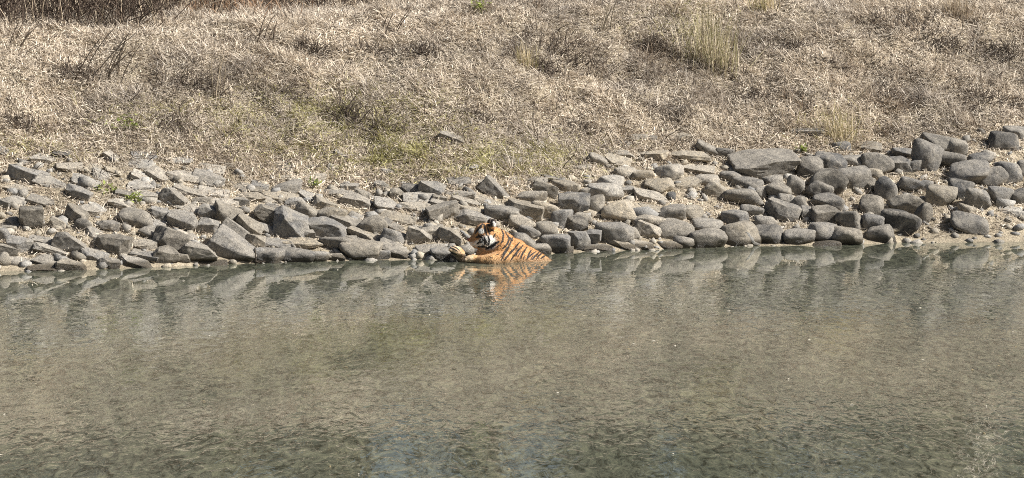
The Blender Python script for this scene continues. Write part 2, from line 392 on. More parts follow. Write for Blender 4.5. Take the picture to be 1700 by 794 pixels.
SPECIAL = {
    (1268, 275): 'widest flat-topped grey boulder, lying alone at the grass edge right of centre',
    (1174, 397): 'smooth banded grey boulder standing in the water with a clear mirror image',
    (50, 363): 'dark triangular stone standing upright near the left end of the bank',
    (695, 393): 'palest angular block left of the tiger, two stones up from the water',
    (484, 376): 'big grey block with a broad black shaded face, left of the tiger',
    (387, 413): 'long grey slab tilting down into the water at the left',
    (1497, 370): 'darkest big round boulder, at the edge of the sandy strip',
    (1666, 235): 'dark round boulder sitting apart in the straw at upper right',
    (1628, 267): 'small oval brown-grey stone lying alone on straw at the right',
    (1536, 262): 'tall leaning grey boulder wedged upright among the upper right boulders',
    (226, 437): 'palest flat slab lying at the waterline on the left',
    (1608, 371): 'grey boulder half sunk in the sandy strip at far right',
    (868, 401): 'dark oval stone leaning against the back of the tiger',
    (831, 354): 'smooth dark oval stone directly above the head of the tiger',
    (772, 415): 'small grey stone between the tiger\'s chin and its raised paw',
    (748, 394): 'flat grey block behind the raised forepaw of the tiger',
    (529, 257): 'long thin pale slab edge lying in the grass left of centre',
    (1683, 352): 'pale low slab on the sand at the right edge',
}

def base_ico(sub):
    bm = bmesh.new(); bmesh.ops.create_icosphere(bm, subdivisions=sub, radius=1.0)
    me = bpy.data.meshes.new('stone'); bm.to_mesh(me); bm.free()
    me.polygons.foreach_set('use_smooth', np.ones(len(me.polygons), bool))
    me.materials.append(M_stone)
    co = np.empty(len(me.vertices) * 3); me.vertices.foreach_get('co', co)
    return me, co.reshape(-1, 3)
ICO = {1: base_ico(1), 3: base_ico(3), 4: base_ico(4), 5: None}

def stone_shape(co, kind, seed):
    r_ = np.random.default_rng(seed)
    if kind == 'r':
        K, p, rough = r_.integers(7, 13), r_.uniform(7, 17), 0.055
    elif kind == 'a':
        K, p, rough = r_.integers(5, 9), r_.uniform(26, 60), 0.05
    else:
        K, p, rough = r_.integers(4, 8), r_.uniform(22, 50), 0.045
    n = r_.normal(size=(K, 3)); n /= np.linalg.norm(n, axis=1)[:, None]
    d = r_.uniform(0.72, 1.0, K)
    if kind != 'r':
        ax = np.array([(1, 0, 0), (-1, 0, 0), (0, 1, 0), (0, -1, 0), (0, 0, 1), (0, 0, -1)], float)
        ax = ax + r_.normal(size=ax.shape) * (0.20 if kind == 'a' else 0.14)
        ax /= np.linalg.norm(ax, axis=1)[:, None]
        if kind == 's':
            n[:, 2] *= 0.5; n /= np.linalg.norm(n, axis=1)[:, None]
        n = np.concatenate([n, ax]); d = np.concatenate([d * 1.05, r_.uniform(0.7, 0.9, 6)])
    else:
        ax = np.concatenate([np.eye(3), -np.eye(3)]); n = np.concatenate([n, ax]); d = np.concatenate([d, np.full(6, 0.98)])
    q = np.clip(co @ n.T, 0, None) / d
    rad = np.power((q ** p).sum(1), -1.0 / p)
    o = r_.uniform(0, 100, 3)
    rad = rad * (1 + rough * 1.6 * fbm(co[:, 0] * 1.6 + o[0], co[:, 1] * 1.6 + o[1], co[:, 2] * 1.6 + o[2], int(seed) % 97, 3)
                 + rough * 0.8 * fbm(co[:, 0] * 5 + o[1], co[:, 1] * 5 + o[2], co[:, 2] * 5 + o[0], 5, 2))
    v = co * rad[:, None]
    lo, hi = v.min(0), v.max(0)
    return (v - (lo + hi) / 2) / ((hi - lo) / 2)

def hewn_mesh(kind, seed):
    r_ = np.random.default_rng(seed)
    bm = bmesh.new(); bmesh.ops.create_cube(bm, size=2.0)
    K = int(r_.integers(7, 11))
    for k in range(K):
        n = r_.normal(size=3)
        if kind == 's': n[2] *= 0.55
        n /= np.linalg.norm(n)
        d = r_.uniform(0.72, 0.98) * (1.0 + 0.22 * (np.abs(n).sum() - 1))
        res = bmesh.ops.bisect_plane(bm, geom=bm.verts[:] + bm.edges[:] + bm.faces[:], plane_co=Vector(n * d), plane_no=Vector(n), clear_outer=True)
        cut = [e for e in res['geom_cut'] if isinstance(e, bmesh.types.BMEdge)]
        if len(cut) > 2: bmesh.ops.contextual_create(bm, geom=cut)
    bmesh.ops.dissolve_degenerate(bm, dist=0.04, edges=bm.edges[:])
    bmesh.ops.bevel(bm, geom=bm.edges[:], offset=float(r_.uniform(0.035, 0.085)), segments=1, affect='EDGES', clamp_overlap=True)
    bmesh.ops.triangulate(bm, faces=bm.faces[:])
    for it in range(3):
        lim = (0.55, 0.36, 0.24)[it]
        bmesh.ops.subdivide_edges(bm, edges=[e for e in bm.edges if e.calc_length() > lim], cuts=1)
        bmesh.ops.triangulate(bm, faces=bm.faces[:])
    bmesh.ops.recalc_face_normals(bm, faces=bm.faces[:])
    bm.normal_update()
    v = np.array([w.co[:] for w in bm.verts]); nn = np.array([w.normal[:] for w in bm.verts]); o = r_.uniform(0, 50, 3)
    q = 0.045 * fbm(v[:, 0] * 2 + o[0], v[:, 1] * 2 + o[1], v[:, 2] * 2 + o[2], 7, 3) + 0.03 * noise3(v[:, 0] * 6 + o[1], v[:, 1] * 6, v[:, 2] * 6 + o[0], 4)
    v = v + nn * q[:, None]
    lo, hi = v.min(0), v.max(0)
    v = (v - (lo + hi) / 2) / ((hi - lo) / 2)
    for w, c in zip(bm.verts, v): w.co = c
    me = bpy.data.meshes.new('stone'); bm.to_mesh(me); bm.free()
    me.polygons.foreach_set('use_smooth', np.ones(len(me.polygons), bool))
    me.materials.append(M_stone)
    return me, v

def tone_color(t, r_):
    pale, mid, dark = np.array((0.51, 0.465, 0.395)), np.array((0.27, 0.256, 0.235)), np.array((0.050, 0.049, 0.049))
    c = pale + (mid - pale) * (t / 0.5) if t < 0.5 else mid + (dark - mid) * ((t - 0.5) / 0.5)
    hue = ((1.05, 1.0, 0.90), (1.0, 1.0, 1.0), (1.02, 1.0, 0.96), (0.97, 1.0, 1.05))[int(r_.integers(0, 4))]
    return c * r_.uniform(0.82, 1.16) * np.array(hue)

SHAPE_WORD = {'r': 'rounded boulder', 'a': 'angular block', 's': 'flat slab'}
stones = []
for tok in STONES.replace('\n', '|').split('|'):
    if not tok.strip():
        continue
    f = tok.split()
    stones.append((int(f[0]), int(f[1]), int(f[2]), int(f[3]), float(f[4]), f[5], float(f[6])))
shore_py = lambda px: np.interp(px, [p[0] for p in SHORE_PX], [p[1] for p in SHORE_PX])
grass_py = lambda px: np.interp(px, [-200, 0, 200, 330, 450, 560, 700, 850, 950, 1000, 1150, 1300, 1450, 1600, 1700, 1900],
                                [240, 250, 262, 275, 290, 305, 300, 305, 288, 262, 248, 246, 244, 226, 214, 205])
ORD = ['first', 'second', 'third', 'fourth', 'fifth', 'sixth', 'seventh', 'eighth', 'ninth', 'tenth', 'eleventh', 'twelfth', 'thirteenth', 'fourteenth', 'fifteenth', 'sixteenth', 'seventeenth', 'eighteenth', 'nineteenth', 'twentieth']
def stone_class(s):
    px, py, w, h, rot, kind, tone = s
    size = 'large' if w * h > 1450 else 'small' if w * h < 560 else 'medium'
    shade = 'pale' if tone < 0.29 else 'light-grey' if tone < 0.44 else 'mid-grey' if tone < 0.56 else 'dark-grey'
    up = shore_py(px) - (py + h / 2)
    if py - h * 0.3 < grass_py(px) - 6: band = 'embedded in the dry grass'
    elif up < 8: band = 'at the waterline'
    elif up < 32: band = 'in the second course up'
    elif up < 62: band = 'halfway up the bank'
    else: band = 'in the upper courses'
    side = 'left' if px < 830 else 'right'
    return size, shade, kind, side, band
band_of = lambda s: stone_class(s)[4]
classes = {}
for s in stones:
    classes.setdefault(stone_class(s), []).append(s)
for c, l in classes.items():
    l.sort(key=lambda s: abs(s[0] - 830))
for i, s in enumerate(stones):
    px, py, w, h, rot, kind, tone = s
    r_ = np.random.default_rng(1000 + i)
    p = on_ground(px, py + {'r': 0.34, 'a': 0.34, 's': 0.26}[kind] * h)
    m = (p.y - CAM_Y) / FPX
    a = w * m * 0.595
    if kind == 's':
        cc = max(0.30 * h * m, 0.035); b = min(max(0.66 * h * m, 0.10), 0.62 * w * m)
    elif kind == 'a':
        cc = 0.53 * h * m; b = max(0.44 * h * m, 0.36 * w * m)
    else:
        cc = 0.58 * h * m; b = 0.44 * w * m
    if kind == 'r':
        src, co = ICO[4 if w > 34 else 3]
        me = src.copy(); v = stone_shape(co, kind, 1000 + i * 7)
    else:
        me, v = hewn_mesh(kind, 1000 + i * 7)
    me.name = 'stone'
    me.vertices.foreach_set('co', (v * np.array((a, b, cc))).astype(np.float32).ravel()); me.update()
    if kind != 'r': me.set_sharp_from_angle(angle=R(24))
    o = new_obj('flat_stone' if kind == 's' else 'boulder' if kind == 'r' else 'stone_block', me)
    tilt = {'r': 8, 'a': 14, 's': 21}[kind]
    extra = 0 if px > 830 or kind == 'r' else 5
    M = Matrix.Rotation(R(rot + extra + r_.normal() * 3), 4, 'Y') @ Matrix.Rotation(R(tilt + r_.normal() * 6), 4, 'X') @ Matrix.Rotation(R(r_.normal() * 9), 4, 'Z')
    o.rotation_euler = M.to_euler()
    sink = 0.0
    if band_of(s) == 'embedded in the dry grass': sink = 0.55 if px > 1000 else 0.95
    elif px < 900 and py < 350: sink = 0.28
    o.location = at_depth(px, py, p.y + 0.2 * b) + Vector((0, 0.2, -0.9)) * sink * cc
    tone = 0.46 + (tone - 0.46) * 1.3
    if px > 1240: tone += 0.07
    if px < 1180 and tone < 0.72: tone = tone - 0.08 * (1 if py < 345 else 0.2)
    o.color = (*tone_color(max(tone, 0.05), r_), 1)
    c = stone_class(s)
    size, shade, _, side, band = c
    l = classes[c]
    if (px, py) in SPECIAL:
        lab = SPECIAL[(px, py)]
    elif len(l) == 1:
        lab = f'{size} {shade} {SHAPE_WORD[kind]} {band}, only such one {side} of the tiger'
    else:
        lab = f'{size} {shade} {SHAPE_WORD[kind]} {band}, {ORD[l.index(s)]} such {side} of the tiger'
    o['label'] = lab
    o['category'] = 'stone'
    o['group'] = 'stones lining the pond bank'

# loose rubble and pebbles between the stones: one mass
def rubble():
    src, co = ICO[1]
    tri = np.array([p.vertices[:] for p in src.polygons])
    N = 2300
    V, F, C = [], [], []
    px = rng.uniform(-420, 2120, N)
    lo, hi = shore_py(px) + 6, grass_py(px) + 4
    py = lo + (hi - lo) * rng.uniform(0, 1, N) ** 1.1
    base = stone_shape(co, 'a', 3), stone_shape(co, 'a', 4), stone_shape(co, 'a', 9), stone_shape(co, 'a', 12), stone_shape(co, 'a', 15)
    for i in range(N):
        outside = px[i] < -20 or px[i] > 1720
        p = on_ground(px[i], py[i])
        r = rng.lognormal(-3.55, 0.5)
        if outside and rng.random() < 0.5: r = rng.uniform(0.07, 0.2)
        elif rng.random() < 0.16: r = rng.uniform(0.04, 0.085)
        r = min(r, 0.2)
        v = base[i % 5] * np.array((r * rng.uniform(.8, 1.3), r * rng.uniform(.7, 1.1), r * rng.uniform(.45, .8)))
        M = np.array(Euler((R(20) + rng.normal() * .3, rng.normal() * .3, rng.uniform(0, 6.28))).to_matrix())
        V.append(v @ M.T + np.array(p) + np.array((0, 0, r * 0.15))); F.append(tri + i * len(co))
        C.append(np.tile(tone_color(float(np.clip(rng.normal(0.42, 0.15), 0.18, 0.9)), rng), (len(co), 1)))
    k = Nodes('loose_rubble')
    a = k.add('ShaderNodeAttribute', attribute_name='tint').outputs['Color']
    g = k.add('ShaderNodeNewGeometry').outputs['Position']
    n = k.noise(g, 40, 5, 0.7)
    k.link(k.mix(1.0, a, k.ramp(n, [(0.3, (0.55, 0.55, 0.55)), (0.7, (1.3, 1.28, 1.22))]), 'MULTIPLY'), k.b.inputs['Base Color'])
    k.b.inputs['Roughness'].default_value = 0.9
    k.link(k.bump(n, 0.7, 0.02), k.b.inputs['Normal'])
    new_obj('rubble', mesh_from('rubble', np.concatenate(V), [np.concatenate(F)], k.m, False, np.concatenate(C)), kind='stuff',
            label='small loose rubble filling the gaps between the bank stones', category='rubble')
rubble()

# ------------------------------------------------------------------ blades and twigs
def blade_mesh(root, az, elev, length, width, droop, color):
    """vectorised three-point grass blades; arrays of length N"""
    N = len(root)
    d = np.stack([np.cos(az) * np.cos(elev), np.sin(az) * np.cos(elev), np.sin(elev)], 1)
    # width direction: horizontal, roughly facing random yaw
    wa = az + np.pi / 2 + rng.normal(size=N) * 0.6
    wd = np.stack([np.cos(wa), np.sin(wa), rng.normal(size=N) * 0.25], 1)
    L = length[:, None]; W = width[:, None]
    mid = root + d * L * 0.55
    tip = root + d * L * 0.98; tip[:, 2] -= droop * length
    mid[:, 2] -= droop * length * 0.2
    V = np.stack([root - wd * W * .5, root + wd * W * .5, mid + wd * W * .42, mid - wd * W * .42, tip], 1).reshape(-1, 3)
    b = np.arange(N)[:, None] * 5
    return V, b + np.array([[0, 1, 2, 3]]), b + np.array([[3, 2, 4]]), np.repeat(color, 5, 0)

PAL = np.array([(0.79, 0.70, 0.57), (0.63, 0.545, 0.435), (0.45, 0.38, 0.30), (0.27, 0.222, 0.178), (0.095, 0.078, 0.066)])
def straw(n, w):
    w = np.asarray(w, float); c = np.cumsum(w / w.sum())
    k = np.searchsorted(c, rng.uniform(0, 1, n))
    return PAL[np.clip(k, 0, 4)] * rng.uniform(0.85, 1.15, (n, 1))

def green_belt(px, py):
    def blob(cx, cy, sx, sy): return np.exp(-(((px - cx) / sx) ** 2 + ((py - cy) / sy) ** 2))
    green = 0.55 * blob(600, 215, 140, 50) + 0.38 * blob(450, 195, 110, 36) + 0.5 * blob(660, 262, 150, 38) + 0.42 * blob(820, 265, 130, 36) + 0.3 * blob(60, 250, 120, 22) \
        + 0.32 * blob(930, 265, 90, 24) + 0.25 * blob(1390, 215, 60, 25) + 0.3 * blob(1140, 40, 60, 30) + 0.15 * blob(300, 200, 160, 30)
    return 0.8 * green * np.clip(0.9 + 1.5 * fbm(px * 0.03, py * 0.06, 0, 91, 3), 0.1, 1.8)

def grass_cover():
    N = 400000
    x = rng.uniform(-8.4, 8.4, N); u = 0.15 + 12.5 * rng.uniform(0, 1, N) ** 1.15
    y = shore(x) + u
    z = height_grid(x, y)
    # where does this root fall in the photograph's layout: the grass begins above the stones
    t = y - CAM_Y
    px = 850 + x / t * FPX; py = -63 + (CAM_H - z) / t * FPX
    g = sstep(26, -12, py - grass_py(px))
    litter = 0.20 + 0.22 * sstep(900, 300, px) * sstep(400, 320, py)
    dens = litter + (1 - litter) * g
    n1 = fbm(x * 0.9, y * 0.7, 0, 40, 4); n2 = fbm(x * 2.7, y * 2.0, 0, 50, 3)
    clump = noise3(x * 5.5, y * 4.0, 0, 77)
    dens = dens * np.clip(0.85 + 0.5 * n2 + 0.25 * clump, 0.2, 1) * np.where(u > 7.5, 0.55, 1)
    keep = rng.uniform(0, 1, N) < dens
    x, y, z, px, py, n1, n2, clump, u, g = [a[keep] for a in (x, y, z, px, py, n1, n2, clump, u, g)]
    n = len(x)
    flow = 2.4 * fbm(x * 0.8, y * 0.8, 0, 60, 3) + 3.6
    az = np.where(rng.uniform(0, 1, n) < 0.45, rng.uniform(0, 2 * np.pi, n), flow + rng.normal(size=n) * 0.7)
    elev = np.clip(np.abs(rng.normal(0.30, 0.34, n)) + 0.25 * clump * g, 0.03, 1.35)
    length = rng.uniform(0.07, 0.24, n) * (1 + 0.9 * np.clip(clump, -.6, 1)) * (0.55 + 0.45 * g)
    width = rng.uniform(0.005, 0.0115, n)
    # colour: pale straw, with greyer litter, brown patches, and a green belt at the foot of the slope
    c = straw(n, (30, 28, 18, 13, 11))
    greyish = sstep(-0.1, 0.5, n1)[:, None]
    c = c * (1 - 0.20 * greyish) * (1 + greyish * np.array((-0.02, 0.0, 0.06)))
    brown = (rng.uniform(0, 1, n) < 0.55 * sstep(0.15, 0.6, n2))
    c[brown] *= np.array((0.55, 0.50, 0.46))
    green = green_belt(px, py)
    def blob(cx, cy, sx, sy): return np.exp(-(((px - cx) / sx) ** 2 + ((py - cy) / sy) ** 2))
    isg = rng.uniform(0, 1, n) < green
    c[isg] = np.array((0.40, 0.37, 0.17)) * rng.uniform(0.6, 1.35, (isg.sum(), 1))
    rust = rng.uniform(0, 1, n) < 0.4 * blob(395, 6, 85, 14)
    c[rust] = np.array((0.36, 0.235, 0.15)) * rng.uniform(0.7, 1.2, (rust.sum(), 1))
    length[rust] *= 1.9; elev[rust] = rng.uniform(.5, 1.3, rust.sum())
    V, q, t3, C = blade_mesh(np.stack([x, y, z - 0.01], 1), az, elev, length, width, rng.uniform(0.05, 0.35, n), c)
    new_obj('dry_grass', mesh_from('dry_grass', V, [q, t3], M_grass, False, C), kind='stuff',
            label='matted dry straw grass covering the slope', category='grass')
    # thatch: short broken straw lying flat over the earth
    N2 = 340000
    x = rng.uniform(-8.2, 8.2, N2); u = 0.25 + 8.0 * rng.uniform(0, 1, N2); y = shore(x) + u; z = height_grid(x, y)
    py = -63 + (CAM_H - z) / (y - CAM_Y) * FPX; px = 850 + x / (y - CAM_Y) * FPX
    keep = rng.uniform(0, 1, N2) < 0.35 + 0.65 * sstep(40, -5, py - grass_py(px)); x, y, z = x[keep], y[keep], z[keep]; n = len(x)
    az = rng.uniform(0, 2 * np.pi, n); sl = np.arctan(0.42) * np.sin(az)
    el = sl + rng.normal(size=n) * 0.16 + 0.1
    d = np.stack([np.cos(az) * np.cos(el), np.sin(az) * np.cos(el), np.sin(el)], 1); L = rng.uniform(0.04, 0.13, n)[:, None]; W = rng.uniform(0.004, 0.010, n)[:, None]
    w = np.stack([-np.sin(az), np.cos(az), rng.normal(size=n) * 0.4], 1); r0 = np.stack([x, y, z + rng.uniform(0.0, 0.035, n)], 1)
    V = np.stack([r0 - w * W / 2, r0 + w * W / 2, r0 + d * L + w * W / 3, r0 + d * L - w * W / 3], 1).reshape(-1, 3)
    F = np.arange(n)[:, None] * 4 + np.arange(4)[None, :]
    px, py = px[keep], py[keep]
    c = straw(n, (38, 25, 13, 11, 13))
    n1 = fbm(x * 0.9, y * 0.7, 0, 40, 4); n2 = fbm(x * 2.7, y * 2.0, 0, 50, 3)
    c = c * (1 - 0.20 * sstep(-0.1, 0.5, n1))[:, None] * (1 + 0.15 * sstep(-0.1, -0.5, n1))[:, None]
    brown = rng.uniform(0, 1, n) < 0.6 * sstep(0.1, 0.55, n2); c[brown] *= np.array((0.5, 0.46, 0.42))
    isg = rng.uniform(0, 1, n) < 0.9 * green_belt(px, py)
    c[isg] = np.array((0.42, 0.39, 0.19)) * rng.uniform(0.55, 1.35, (isg.sum(), 1))
    new_obj('straw_litter', mesh_from('straw_litter', V, [F], M_grass, False, np.repeat(c, 4, 0)), kind='stuff',
            label='broken straw lying flat over the earth and between stones', category='straw')
grass_cover()

def tube_set(lines, radii, colors, sides=3):
    """lines: list of (n,3) arrays; tapered tubes"""
    V, F, C, base = [], [], [], 0
    for L, r, col in zip(lines, radii, colors):
        n = len(L)
        d = np.gradient(L, axis=0); d /= np.linalg.norm(d, axis=1)[:, None] + 1e-9
        ref = np.array((0.31, 0.95, 0.05)) if abs(d[0][1]) < 0.8 else np.array((1.0, 0.1, 0.1))
        a = np.cross(d, ref); a /= np.linalg.norm(a, axis=1)[:, None] + 1e-9
        b = np.cross(d, a)
        rr = np.linspace(r[0], r[1], n)
        ang = np.arange(sides) * 2 * np.pi / sides
        ring = L[:, None, :] + rr[:, None, None] * (a[:, None, :] * np.cos(ang)[None, :, None] + b[:, None, :] * np.sin(ang)[None, :, None])
        V.append(ring.reshape(-1, 3))
        i = np.arange(n - 1)[:, None] * sides; j = np.arange(sides)[None, :]; j2 = (j + 1) % sides
        F.append((base + np.stack([i + j, i + j2, i + sides + j2, i + sides + j], -1)).reshape(-1, 4))
        C.append(np.tile(col, (n * sides, 1)))
        base += n * sides
    return np.concatenate(V), np.concatenate(F), np.concatenate(C)

def twig_line(p0, az, elev, length, n=5, curl=0.35):
    pts = [np.array(p0, float)]
    for k in range(n - 1):
        d = np.array((math.cos(az) * math.cos(elev), math.sin(az) * math.cos(elev), math.sin(elev)))
        pts.append(pts[-1] + d * length / (n - 1))
        az += rng.normal() * curl; elev += rng.normal() * curl * 0.7 - 0.08
    return np.array(pts)

def dead_shrub(px, py, wpx, hpx, label, tone=1.0, n=150, name='dead_shrub', cat='shrub', up=0.8):
    p = on_ground(px, py); m = (p.y - CAM_Y) / FPX
    W, H = wpx * m, hpx * m
    lines, rad, cols = [], [], []
    for k in range(n):
        bx, by = rng.normal() * W * 0.28, rng.normal() * W * 0.16
        z = float(height(p.x + bx, p.y + by))
        lines.append(twig_line((p.x + bx, p.y + by, z - 0.01), rng.uniform(0, 6.28), np.clip(rng.normal(up, 0.4), 0.1, 1.5), rng.uniform(0.5, 1.1) * H, 5))
        rad.append((rng.uniform(0.004, 0.008), 0.0025))
        cols.append(np.array((0.105, 0.082, 0.064)) * rng.uniform(0.4, 1.5) * tone)
    V, F, C = tube_set(lines, rad, cols)
    V = V - np.array(p)
    o = new_obj(name, mesh_from(name, V, [F], M_twig, False, C), label=label, category=cat)
    o.location = p
    return o

def stalks(px, py, wpx, hpx, n, lean, label, color, name='dry_stalks', r=(0.0095, 0.005)):
    p = on_ground(px, py); m = (p.y - CAM_Y) / FPX
    lines, rad, cols = [], [], []
    for k in range(n):
        bx, by = rng.uniform(-.5, .5) * wpx * m, rng.uniform(-.15, .15)
        z = float(height(p.x + bx, p.y + by))
        L = hpx * m * rng.uniform(0.6, 1.05)
        lines.append(twig_line((p.x + bx, p.y + by, z - 0.02), 0.0 + rng.normal() * 0.3, math.pi / 2 - lean + rng.normal() * 0.12, L, 5, 0.05))
        rad.append(r); cols.append(np.array(color) * rng.uniform(0.6, 1.3))
        for q in range(2):
            b0 = lines[-1 if q == 0 else -2][rng.integers(2, 5)]
            lines.append(twig_line(b0, rng.uniform(0, 6.28), rng.uniform(0.3, 1.2), L * 0.25, 3, 0.2))
            rad.append((0.003, 0.002)); cols.append(np.array(color) * rng.uniform(0.6, 1.3))
    V, F, C = tube_set(lines, rad, cols)
    o = new_obj(name, mesh_from(name, V - np.array(p), [F], M_twig, False, C), label=label, category='stalks')
    o.location = p
    return o

def tuft(px, py, wpx, hpx, n, cols, label, name='grass_tuft', spread=0.5):
    p = on_ground(px, py); m = (p.y - CAM_Y) / FPX
    r0 = wpx * m * 0.18
    bx, by = rng.normal(size=n) * r0, rng.normal(size=n) * r0 * 0.8
    root = np.stack([p.x + bx, p.y + by, height(p.x + bx, p.y + by) - 0.02], 1)
    az = rng.uniform(0, 2 * np.pi, n); elev = np.pi / 2 - np.abs(rng.normal(size=n)) * spread
    length = hpx * m * rng.uniform(0.45, 1.1, n)
    c = np.array(cols)[rng.integers(0, len(cols), n)] * rng.uniform(0.75, 1.2, (n, 1))
    V, q, t3, C = blade_mesh(root, az, elev, length, rng.uniform(0.005, 0.009, n), rng.uniform(0, 0.25, n), c)
    o = new_obj(name, mesh_from(name, V - np.array(p), [q, t3], M_grass, False, C), label=label, category='grass tuft')
    o.location = p
    return o

def leafy(px, py, wpx, hpx, n, label):
    p = on_ground(px, py); m = (p.y - CAM_Y) / FPX
    W, H = wpx * m, hpx * m
    lines, rad, cols = [], [], []
    root, az, el = [], [], []
    for k in range(max(5, n // 8)):
        L = twig_line((rng.normal() * W * .22, rng.normal() * W * .15, -0.02), rng.uniform(0, 6.28), rng.uniform(0.5, 1.4), H * rng.uniform(.6, 1.1), 4, 0.2)
        lines.append(L); rad.append((0.004, 0.002)); cols.append(np.array((0.20, 0.2, 0.08)))
        for q in range(8):
            root.append(L[rng.integers(1, 4)] + rng.normal(size=3) * 0.01); az.append(rng.uniform(0, 6.28)); el.append(rng.uniform(-.2, 1.0))
    for k, L in enumerate(lines):
        L[:, 2] += float(height(p.x + L[0, 0], p.y + L[0, 1])) - p.z
    root = np.array(root); root[:, 2] += 0.03; nn = len(root)
    t = new_obj('leafy_weed', None, label=label, category='plant'); t.location = p
    V, F, C = tube_set(lines, rad, cols)
    new_obj('stem', mesh_from('stem', V, [F], M_twig, False, C), t)
    c = np.array((0.26, 0.30, 0.085)) * rng.uniform(0.6, 1.5, (nn, 1))
    V, q, t3, C = blade_mesh(root, np.array(az), np.array(el), rng.uniform(0.04, 0.085, nn), rng.uniform(0.018, 0.032, nn), rng.uniform(0, .3, nn), c)
    new_obj('leaves', mesh_from('leaves', V, [q, t3], M_leaf, False, C), t)
    return t

# dark dead shrubs and brush on the slope
for a in [
    (520, 88, 60, 26, 'dark tangled dead shrub near the top of the slope, left of centre'),
    (615, 86, 70, 20, 'low dark brush patch to the right of the dark tangled shrub'),
    (700, 90, 60, 22, 'thin brown brush in the straw above the tiger'),
    (945, 100, 130, 42, 'widest dark dead shrub on the slope, above and right of the tiger'),
    (905, 118, 50, 22, 'small black brush clump at the foot of the widest dead shrub'),
    (1085, 82, 60, 26, 'brown dead shrub left of the tall green tuft'),
    (1185, 116, 90, 26, 'dark litter of dead stems under the tall green tuft'),
    (1500, 48, 130, 34, 'grey dead shrub spread along the top right of the slope'),
    (1565, 78, 100, 26, 'dark dead shrub below the grey top right one'),
    (1665, 92, 80, 28, 'dead shrub at the right edge high on the slope'),
    (1390, 110, 80, 22, 'thin dead brush in the middle of the right slope'),
    (1310, 82, 70, 22, 'thin dead brush right of the tall green tuft'),
    (130, 128, 70, 30, 'dark dead shrub at the foot of the leaning stalks'),
    (330, 145, 90, 32, 'brown dead shrub beside the three upright stems'),
    (30, 205, 80, 26, 'dark brush low on the slope at the left edge'),
    (290, 215, 80, 20, 'low dark brush just above the left stones'),
    (470, 160, 70, 22, 'brown brush above the green grass belt'),
    (600, 205, 110, 40, 'dark twiggy shrub inside the green grass belt'),
    (790, 195, 70, 20, 'low dead brush straight above the tiger'),
    (965, 215, 60, 18, 'small dead brush above the right boulders'),
    (1120, 190, 80, 18, 'thin brown brush low on the middle right slope'),
    (1260, 165, 70, 18, 'thin brown brush beneath the tall green tuft'),
    (1480, 160, 80, 18, 'thin brown brush right of the pale tuft'),
    (1640, 165, 90, 20, 'thin dead brush low on the far right slope'),
]:
    dead_shrub(*a)
def twig_litter():
    lines, rad, cols = [], [], []
    for k in range(900):
        x = rng.uniform(-7.5, 7.5); u = rng.uniform(1.8, 6.8); y = float(shore(x)) + u
        if noise3(np.array([x * 0.9]), np.array([y * 0.8]), 0.0, 123)[0] < -0.15: continue
        lines.append(twig_line((x, y, float(height_grid(np.array([x]), np.array([y]))[0])), rng.uniform(0, 6.28), rng.uniform(0.15, 1.1), rng.uniform(0.10, 0.38), 5, 0.3))
        rad.append((rng.uniform(0.004, 0.007), 0.003)); cols.append(np.array((0.10, 0.078, 0.06)) * rng.uniform(0.5, 1.5))
    V, F, C = tube_set(lines, rad, cols)
    new_obj('twig_litter', mesh_from('twig_litter', V, [F], M_twig, False, C), kind='stuff', label='dark bare twigs scattered through the straw', category='twigs')
twig_litter()
stalks(165, 130, 80, 105, 10, 0.36, 'clump of tall dark dry stalks leaning right on the left slope', (0.12, 0.095, 0.07))
stalks(25, 75, 22, 50, 5, 0.35, 'few short dark stalks at the upper left edge', (0.14, 0.11, 0.08))
stalks(362, 166, 30, 80, 5, -0.12, 'three or four tall upright pale stems left of centre', (0.34, 0.28, 0.2))
stalks(590, 200, 60, 45, 5, 0.5, 'dark bare stems leaning right out of the green grass', (0.10, 0.08, 0.06))
stalks(640, 56, 40, 45, 4, 0.3, 'thin dark stems near the top, left of the leafy bush', (0.12, 0.09, 0.07))
stalks(1005, 55, 20, 60, 5, 0.1, 'few thin upright stems near the top of the slope', (0.3, 0.25, 0.18))
stalks(440, 70, 28, 45, 6, 0.3, 'thin stems below the rust-brown grass', (0.16, 0.12, 0.09))
stalks(1400, 165, 30, 55, 4, 0.5, 'pale crooked stem beside the pale tuft', (0.5, 0.42, 0.3))
GREEN_TAN = [(0.42, 0.38, 0.22), (0.55, 0.48, 0.32), (0.30, 0.28, 0.14), (0.60, 0.52, 0.38), (0.22, 0.18, 0.12)]
STRAW = [(0.66, 0.56, 0.38), (0.5, 0.42, 0.26), (0.38, 0.34, 0.17)]
tuft(1180, 112, 115, 135, 280, GREEN_TAN, 'tall yellow-green grass tuft rising to the top of the picture', 'tall_grass_tuft', 0.42)
tuft(1395, 232, 100, 80, 150, STRAW, 'pale straw tuft fanning out just above the right boulders', 'grass_tuft', 0.5)
tuft(1270, 20, 60, 60, 160, STRAW, 'straw tuft at the top edge right of the tall tuft', 'grass_tuft', 0.35)
tuft(875, 110, 50, 45, 120, STRAW, 'pale upright straw tuft left of the widest dead shrub', 'grass_tuft', 0.35)
tuft(1590, 25, 80, 50, 200, [(0.38, 0.31, 0.22), (0.25, 0.2, 0.15), (0.5, 0.42, 0.3)], 'brownish grass tuft at the top right corner', 'grass_tuft', 0.5)
leafy(214, 218, 34, 26, 60, 'small bright green weed in straw above the left stones')
leafy(797, 22, 50, 32, 90, 'green leafy bush at the top edge of the slope')
leafy(226, 338, 34, 18, 50, 'green weed between the left slabs, right one of the pair')
leafy(180, 324, 34, 16, 40, 'green weed between the left slabs, left one of the pair')
leafy(525, 312, 26, 14, 30, 'faint green weed at the grass edge left of the tiger')
